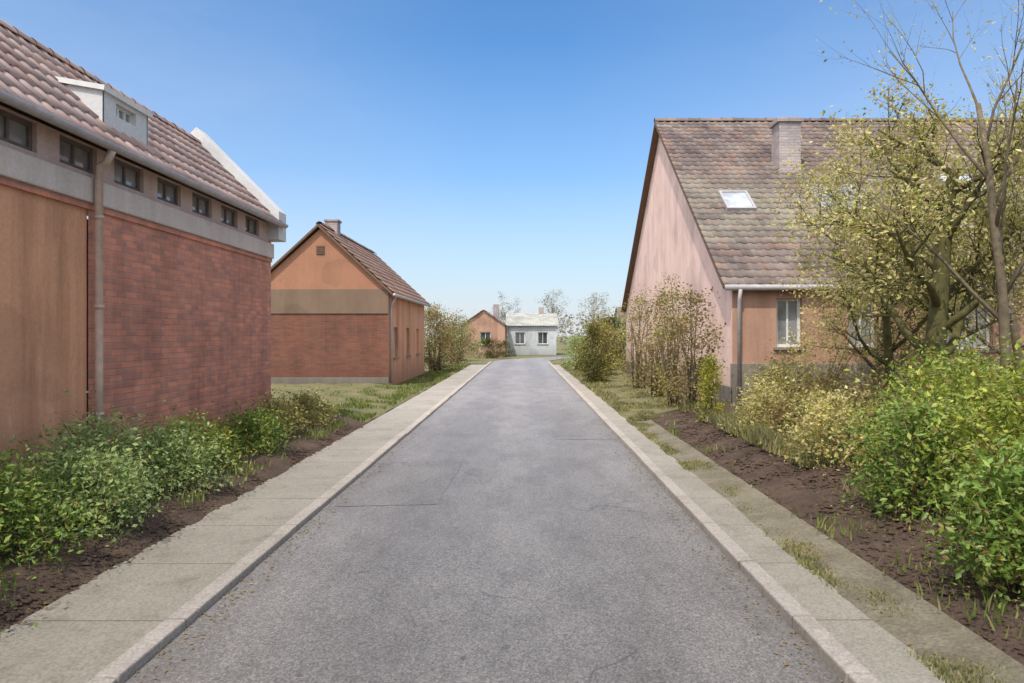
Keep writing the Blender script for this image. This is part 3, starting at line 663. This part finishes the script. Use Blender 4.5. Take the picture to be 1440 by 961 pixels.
# ------------------------------------------------------------------ plants
# left bed: low green shrubs, near to far
GL = 'low shrubs in the left flower bed'
LS = [(-3.9, 4.4, 0.75, 0.7, 0.72, L_deep, 'deep green shrub at the near end of the left bed'),
      (-4.0, 5.7, 0.7, 0.6, 0.70, L_deep, 'second deep green shrub from the near end of the left bed'),
      (-3.72, 6.6, 0.55, 0.55, 0.62, L_soft, 'soft bright green rounded shrub bulging towards the left pavement'),
      (-4.1, 7.5, 0.6, 0.7, 0.78, L_soft, 'wider pale green shrub in front of the downpipe'),
      (-3.8, 8.4, 0.6, 0.6, 0.58, L_soft, 'small soft green shrub just past the one in front of the downpipe'),
      (-4.05, 9.5, 0.5, 0.7, 0.58, L_green, 'bright green shrub against the brick wall in the middle of the left bed'),
      (-3.8, 10.9, 0.5, 0.7, 0.50, L_deep, 'lowest deep green shrub towards the far end of the left bed'),
      (-3.95, 12.4, 0.45, 0.7, 0.60, L_olive, 'olive yellow shrub near the far corner of the brick building'),
      (-3.9, 14.2, 0.45, 0.6, 0.52, L_olive, 'last olive shrub at the far corner of the brick building')]
for i, (x, y, rx_, ry_, h, m, lab) in enumerate(LS):
    shrub('shrub', lab, 'shrub', (x, y, 0.12), rx_, ry_, h, m, 7500 if y < 8 else 4500, 0.05 if y < 8 else 0.055, group=GL, seed=i+1)
# right garden
GR = 'green bushes in the right garden'
RS = [(4.15, 6.1, 0.95, 0.85, 1.2, L_green, 'bright green bush filling the right edge of the garden'),
      (3.45, 6.9, 0.55, 0.6, 0.85, L_deep, 'deep green low bush nearest the right footpath'),
      (4.35, 7.9, 0.95, 0.9, 1.2, L_green, 'tall bright green bush under the mossy tree'),
      (3.75, 9.2, 0.6, 0.75, 0.7, L_bud, 'pale olive budding bush in the middle of the right garden'),
      (5.5, 9.6, 0.95, 0.9, 1.05, L_soft, 'large soft green bush behind the tall bright one'),
      (3.15, 4.95, 0.42, 0.5, 0.7, L_deep, 'small dark green bush at the near corner of the right garden')]
for i, (x, y, rx_, ry_, h, m, lab) in enumerate(RS):
    shrub('bush', lab, 'bush', (x, y, 0.25), rx_, ry_, h, m, 11000 if h > 1 else 6500, 0.058, group=GR, seed=i+31)
shrub('upright_shrub', 'slim yellow green upright shrub at the pink house corner', 'shrub', (3.35, 14.0, 0.1), 0.2, 0.2, 1.3, L_yellow, 3000, 0.05, seed=51, airy=0.1)
shrub('flowering_shrub', 'low yellow flowering shrub in front of the grey plinth', 'shrub', (5.4, 14.6, 0.25), 0.35, 0.3, 0.75, L_yellow, 1500, 0.05, seed=52)
GT = 'twiggy ochre shrubs beside the pink gable'
for i, (x, y, r_, h, m, lab) in enumerate([
    (3.55, 16.2, 0.55, 2.6, L_ochre, 'twiggy ochre shrub at the near corner of the pink gable'),
    (3.6, 18.6, 0.6, 2.9, L_olive, 'olive shrub second along the pink gable'),
    (3.7, 21.5, 0.7, 2.8, L_ochre, 'ochre shrub third along the pink gable'),
    (3.7, 25.0, 0.8, 3.0, L_olive, 'olive shrub at the far part of the pink gable')]):
    shrub('tall_shrub', lab, 'shrub', (x, y, 0.05), r_, r_*1.4, h, m, 4200, 0.07, group=GT, seed=61+i, airy=0.35)
for i, (x, y, r_, h, m, lab) in enumerate([
    (4.9, 12.4, 0.7, 0.95, L_ochre, 'ochre shrub low in the middle of the right garden'),
    (5.9, 15.2, 0.8, 1.9, L_bud, 'budding shrub before the salmon wall, left one'),
    (7.4, 14.6, 0.9, 2.1, L_olive, 'olive shrub before the salmon wall windows'),
    (4.05, 10.4, 0.55, 0.75, L_olive, 'olive shrub at the edge of the soil strip, right of its middle'),
    (3.75, 12.2, 0.5, 0.8, L_bud, 'pale budding shrub at the soil edge between the upright yellow green shrub and the bushes'),
    (4.4, 13.1, 0.6, 1.15, L_olive, 'taller olive shrub behind the pale budding one at the soil edge'),
    (4.7, 10.6, 0.7, 0.8, L_ochre, 'tawny shrub left of the mossy tree trunk'),
    (4.55, 14.0, 0.6, 0.9, L_bud, 'pale budding shrub at the grey plinth by the house corner'),
    (6.4, 12.9, 0.9, 1.2, L_ochre, 'tawny shrub under the small budding tree'),
    (3.9, 11.2, 0.45, 0.55, L_ochre, 'small ochre tuft by the soil edge')]):
    shrub('garden_shrub', lab, 'shrub', (x, y, 0.2), r_, r_, h, m, 3500, 0.06, group='dull shrubs in the right garden', seed=71+i, airy=0.7)
# conical evergreen + roadside hedge trees on the right
shrub('kerbside_shrub', 'small greyish green shrub close to the kerb left of the conical evergreen', 'shrub', (2.75, 39, 0), 0.8, 0.9, 1.8, L_soft, 3000, 0.1, seed=83, airy=0.2)
shrub('conical_evergreen', 'dark olive upright evergreen at the right roadside', 'evergreen', (2.6, 28.5, 0), 0.55, 0.6, 2.1, L_dark, 6000, 0.07, seed=81, airy=0.05)
for i, (x, y, r_, h, m) in enumerate([(3.2, 33, 0.9, 2.4, L_olive), (4.2, 37, 1.2, 2.5, L_dark), (4.7, 42, 1.5, 2.8, L_olive), (7.0, 47, 2.0, 3.6, L_bud), (10, 53, 2.2, 3.8, L_olive), (8.6, 60, 1.8, 3.3, L_soft)]):
    lab = ['olive roadside shrub just past the conical evergreen', 'dark olive roadside shrub behind the lighter olive one', 'broad olive shrub where the lane starts to bend', 'budding thicket on the inside of the bend', 'large olive thicket beyond the bend', 'pale green thicket far round the bend'][i]
    shrub('roadside_shrub', lab, 'shrub', (x, y, 0), r_, r_, h, m, 5000, 0.11, group='roadside shrubs on the right', seed=91+i, airy=0.3)
# left far side
for i, (x, y, r_, h, m, lab) in enumerate([(-4.4, 39, 1.0, 3.0, L_ochre, 'ochre shrub just past the red brick house'), (-4.8, 43, 1.3, 3.2, L_olive, 'olive shrub second past the red brick house'), (-4.3, 49, 1.3, 3.1, L_ochre, 'tawny shrub third past the red brick house'), (-4.6, 56, 1.6, 3.0, L_soft, 'greyish green shrub before the pink cottage')]):
    shrub('verge_shrub', lab, 'shrub', (x, y, 0), r_, r_, h, m, 4500, 0.11, group='shrubs past the red brick house', seed=101+i, airy=0.4)
shrub('hedge', 'low dark clipped hedge in front of the pink cottage', 'hedge', (-2.4, 62, 0), 2.0, 0.6, 1.5, L_dark, 6000, 0.1, seed=111, airy=0.0)
# trees
tree('mossy_tree', 'mossy budding tree with thick dark trunk above the right garden bushes', (5.35, 10.2, 0.2), 5.4, 0.17, L_bud, M_moss, 0.07, 21, 3, 0.62, seed=4, first=0.28, nb=9)
tree('slender_tree', 'tall slender bare tree at the right edge of the photo', (5.75, 9.2, 0.2), 6.3, 0.075, L_bud, M_bark, 0.05, 5, 3, 0.42, seed=11, first=0.3, nb=6)
tree('garden_tree', 'small budding tree between the mossy tree and the pink house', (6.0, 12.6, 0.2), 4.9, 0.09, L_bud, M_moss, 0.07, 14, 3, 0.6, seed=17, first=0.25, nb=8)
tree('wall_tree', 'budding tree close against the salmon wall, left of the mossy tree', (6.6, 14.9, 0.2), 4.3, 0.08, L_bud, M_bark, 0.07, 17, 3, 0.62, seed=23, first=0.22, nb=8)
tree('orchard_tree', 'budding tree against the salmon wall behind the mossy tree', (9.3, 14.6, 0.2), 5.2, 0.1, L_bud, M_bark, 0.075, 15, 3, 0.6, seed=29, first=0.22, nb=8)
for i, (x, y, h) in enumerate([(3.5, 100, 7.5), (9.5, 106, 7.8), (-2.5, 112, 7.2), (16, 104, 8)]):
    tree('distant_tree', ['hazy bare tree above the pale grey house', 'hazy bare tree right of the pale grey house', 'hazy bare tree between the two end houses', 'hazy bare tree above the bend'][i], (x, y, 0), h, 0.2, L_haze, L_haze, 0.2, 6, 3, 0.55, seed=20+i, first=0.2, nb=6, group='distant bare trees')
def woods():
    rnd = random.Random(5); g = G()
    for i in range(26000):
        x = rnd.uniform(-220, 220)
        y = 150+rnd.uniform(0, 25); top = 4.5+3*noise.noise(Vector((x*0.05, 0, 0)))+1.5*noise.noise(Vector((x*0.3, 4, 0)))
        leafquad(g, (x, y, rnd.uniform(0, max(1, top))), 0.9, 0.2, rnd)
    tag(g.build('distant_woodland', L_haze), 'pale hazy woodland along the horizon', 'woodland', kind='stuff')
woods()

# grass
blades('lawn_grass', M_grass, [(-6.5, -3.15, 15.6, 27, 1, 0.08), (-4.5, -3.15, 27, 48, 0.7, 0.0)], 16000, 0.05, 0.13, 'short pale green grass between the brick building and the gable house', 3)
blades('verge_grass', M_drygrass, [(XR+0.46, XR+1.0, 1.5, 16, 1.0, 0.04)], 52000, 0.015, 0.06, 'short dry grass along the right hand footpath edge', 5, clump=0.25)
blades('bank_grass', M_drygrass, [(XR+0.5, 4.4, 15.8, 48, 1, 0.06)], 26000, 0.04, 0.12, 'rough pale grass at the foot of the pink gable', 15, clump=0.1)
blades('soil_weeds', M_grass, [(XR+0.85, 3.9, 2.5, 15.8, 1, 0.14)], 9000, 0.03, 0.12, 'scattered green weeds on the bare soil strip', 16, clump=0.75)
blades('garden_grass', M_drygrass, [(3.2, 8.5, 9.0, 16.5, 1.0, 0.28), (3.2, 3.9, 3.0, 9.5, 0.3, 0.2)], 42000, 0.08, 0.28, 'rough green grass and weeds in the right garden', 6, clump=0.2)
blades('bed_weeds', M_grass, [(-4.8, -3.2, 2.5, 15.4, 1.0, 0.14)], 9000, 0.05, 0.16, 'weeds sprouting along the left bed', 7, clump=0.5)
def clods(name, boxes, count, mat, label, seed, smax):
    rnd = random.Random(seed); g = G()
    P = [(1,0,0),(-1,0,0),(0,1,0),(0,-1,0),(0,0,1),(0,0,-1)]; F = [(0,2,4),(2,1,4),(1,3,4),(3,0,4),(2,0,5),(1,2,5),(3,1,5),(0,3,5)]
    for i in range(count):
        b = boxes[rnd.randrange(len(boxes))]; x = rnd.uniform(b[0], b[1]); y = b[2]+(b[3]-b[2])*rnd.random()**1.5
        sz = smax*rnd.random()**3+0.006; a = rnd.uniform(0, 6.28); c, d = math.cos(a), math.sin(a); vs = []
        for p in P:
            q = [p[k]*sz*rnd.uniform(0.6, 1.3) for k in range(3)]; vs.append((x+q[0]*c-q[1]*d, y+q[0]*d+q[1]*c, b[4]+b[5]*min(1, abs(x-b[6])/b[7])+q[2]*0.6))
        g.add(vs, F)
    tag(g.build(name, mat), label, 'stones', kind='stuff')
clods('soil_clods', [(XR+0.92, 3.7, 2, 15.5, 0.095, 0.22, XR+0.9, 1.05)], 9000, M_soil, 'loose brown clods on the right soil strip', 21, 0.035)
clods('bed_clods', [(-3.6, -3.02, 2, 15, 0.03, 0.17, -2.99, 0.76)], 5000, M_soil, 'loose brown clods along the left bed', 22, 0.03)
clods('gravel', [(XR+0.46, XR+0.95, 1.5, 12, 0.045, 0, 0, 1), (XR-0.12, XR-0.01, 1.5, 12, 0.006, 0, 0, 1), (XL+0.01, XL+0.12, 1.5, 12, 0.006, 0, 0, 1)], 2600, M_plinth, 'small grey gravel stones along the kerbs', 23, 0.008)
def litter(name, boxes, count, mat, label, seed, s0, s1):
    rnd = random.Random(seed); g = G()
    for i in range(count):
        b = boxes[rnd.randrange(len(boxes))]
        x = rnd.uniform(b[0], b[1]); y = b[2]+(b[3]-b[2])*rnd.random()**1.8
        s = rnd.uniform(s0, s1); a = rnd.uniform(0, 6.28); z = b[4]+0.006; t = rnd.uniform(0, s*0.5)
        c, d = math.cos(a)*s, math.sin(a)*s
        g.add([(x-c, y-d, z), (x+d*0.5, y-c*0.5, z+t), (x+c, y+d, z), (x-d*0.5, y+c*0.5, z+t*0.6)], [(0,1,2,3)])
    tag(g.build(name, mat), label, 'leaf litter', kind='stuff')
litter('leaf_litter', [(-3.25, -2.95, 1.5, 16, 0.055), (XR+0.5, XR+0.9, 1.5, 14, 0.06), (XR+1.0, XR+1.9, 2.5, 14, 0.26), (XR-0.25, XR, 2, 16, 0.007), (XL, XL+0.2, 2, 16, 0.007)], 3200, L_ochre, 'dry leaf crumbs scattered along the path edges', 9, 0.006, 0.02)

# ------------------------------------------------------------------ light, sky, camera
az = math.atan2(-0.22, -0.48); el = R(58)
sun = bpy.data.lights.new('sun', 'SUN'); sun.energy = 3.9; sun.angle = R(0.5); sun.color = (1, 0.94, 0.86)
so = bpy.data.objects.new('sun', sun); C.objects.link(so)
ts = Vector((math.sin(az)*math.cos(el), math.cos(az)*math.cos(el), math.sin(el)))
so.rotation_euler = ts.to_track_quat('Z', 'Y').to_euler()
w = bpy.data.worlds.new('World'); bpy.context.scene.world = w; w.use_nodes = True
nt = w.node_tree; bg = nt.nodes['Background']
sk = nt.nodes.new('ShaderNodeTexSky'); sk.sky_type = 'NISHITA'; sk.sun_disc = False
sk.sun_elevation = el; sk.sun_rotation = az % (2*math.pi); sk.air_density = 1.0; sk.dust_density = 0.6; sk.ozone_density = 1.5
tc = nt.nodes.new('ShaderNodeTexCoord'); sp = nt.nodes.new('ShaderNodeSeparateXYZ'); nt.links.new(tc.outputs['Generated'], sp.inputs[0])
hz = ramp(nt, sp.outputs[2], [(0.0, (1, 1, 1)), (0.08, (0.55, 0.55, 0.55)), (0.2, (0.14, 0.14, 0.14)), (0.35, (0, 0, 0))])
tint = mix(nt, 1.0, sk.outputs[0], (0.80, 1.30, 1.70), 'MULTIPLY')
ax = N(nt, 'ShaderNodeMath', operation='ABSOLUTE'); nt.links.new(sp.outputs[0], ax.inputs[0])
side = ramp(nt, ax.outputs[0], [(0.05, (0, 0, 0)), (0.62, (0.5, 0.5, 0.5))])
wisp = ramp(nt, nz(nt, 2.2, 9, 0.62, tc.outputs['Generated'], (1, 0.7, 3.0)), [(0.35, (0.35, 0.35, 0.35)), (0.7, (1, 1, 1))])
tint = mix(nt, mix(nt, 1.0, side, wisp, 'MULTIPLY'), tint, (5.6, 6.6, 8.2))     # thin high haze
skc = mix(nt, hz, tint, (7.2, 7.35, 7.75))                      # summer haze low in the sky
dt = N(nt, 'ShaderNodeVectorMath', operation='DOT_PRODUCT'); nt.links.new(tc.outputs['Generated'], dt.inputs[0]); dt.inputs[1].default_value = ts
pw_ = ramp(nt, dt.outputs['Value'], [(0.0, (0, 0, 0)), (0.35, (0.10, 0.09, 0.075)), (0.7, (0.5, 0.44, 0.36)), (1.0, (1, 0.9, 0.76))])
aur = mix(nt, 1.0, pw_, (17, 17, 17), 'MULTIPLY')            # hazy glow around the sun, added behind the viewer as warm fill light
skc = mix(nt, 1.0, skc, aur, 'ADD')
nt.links.new(skc, bg.inputs[0]); bg.inputs[1].default_value = 0.11
cam = bpy.data.cameras.new('camera'); co = bpy.data.objects.new('camera', cam); C.objects.link(co)
cam.lens = 27.5; cam.sensor_width = 36; cam.clip_end = 3000; cam.shift_x = -15/1440; cam.shift_y = -8.5/1440
co.location = (0, 0, H); co.rotation_euler = (R(90), 0, 0)
sc = bpy.context.scene; sc.camera = co
sc.view_settings.view_transform = 'Standard'; sc.view_settings.look = 'None'; sc.view_settings.exposure = 0
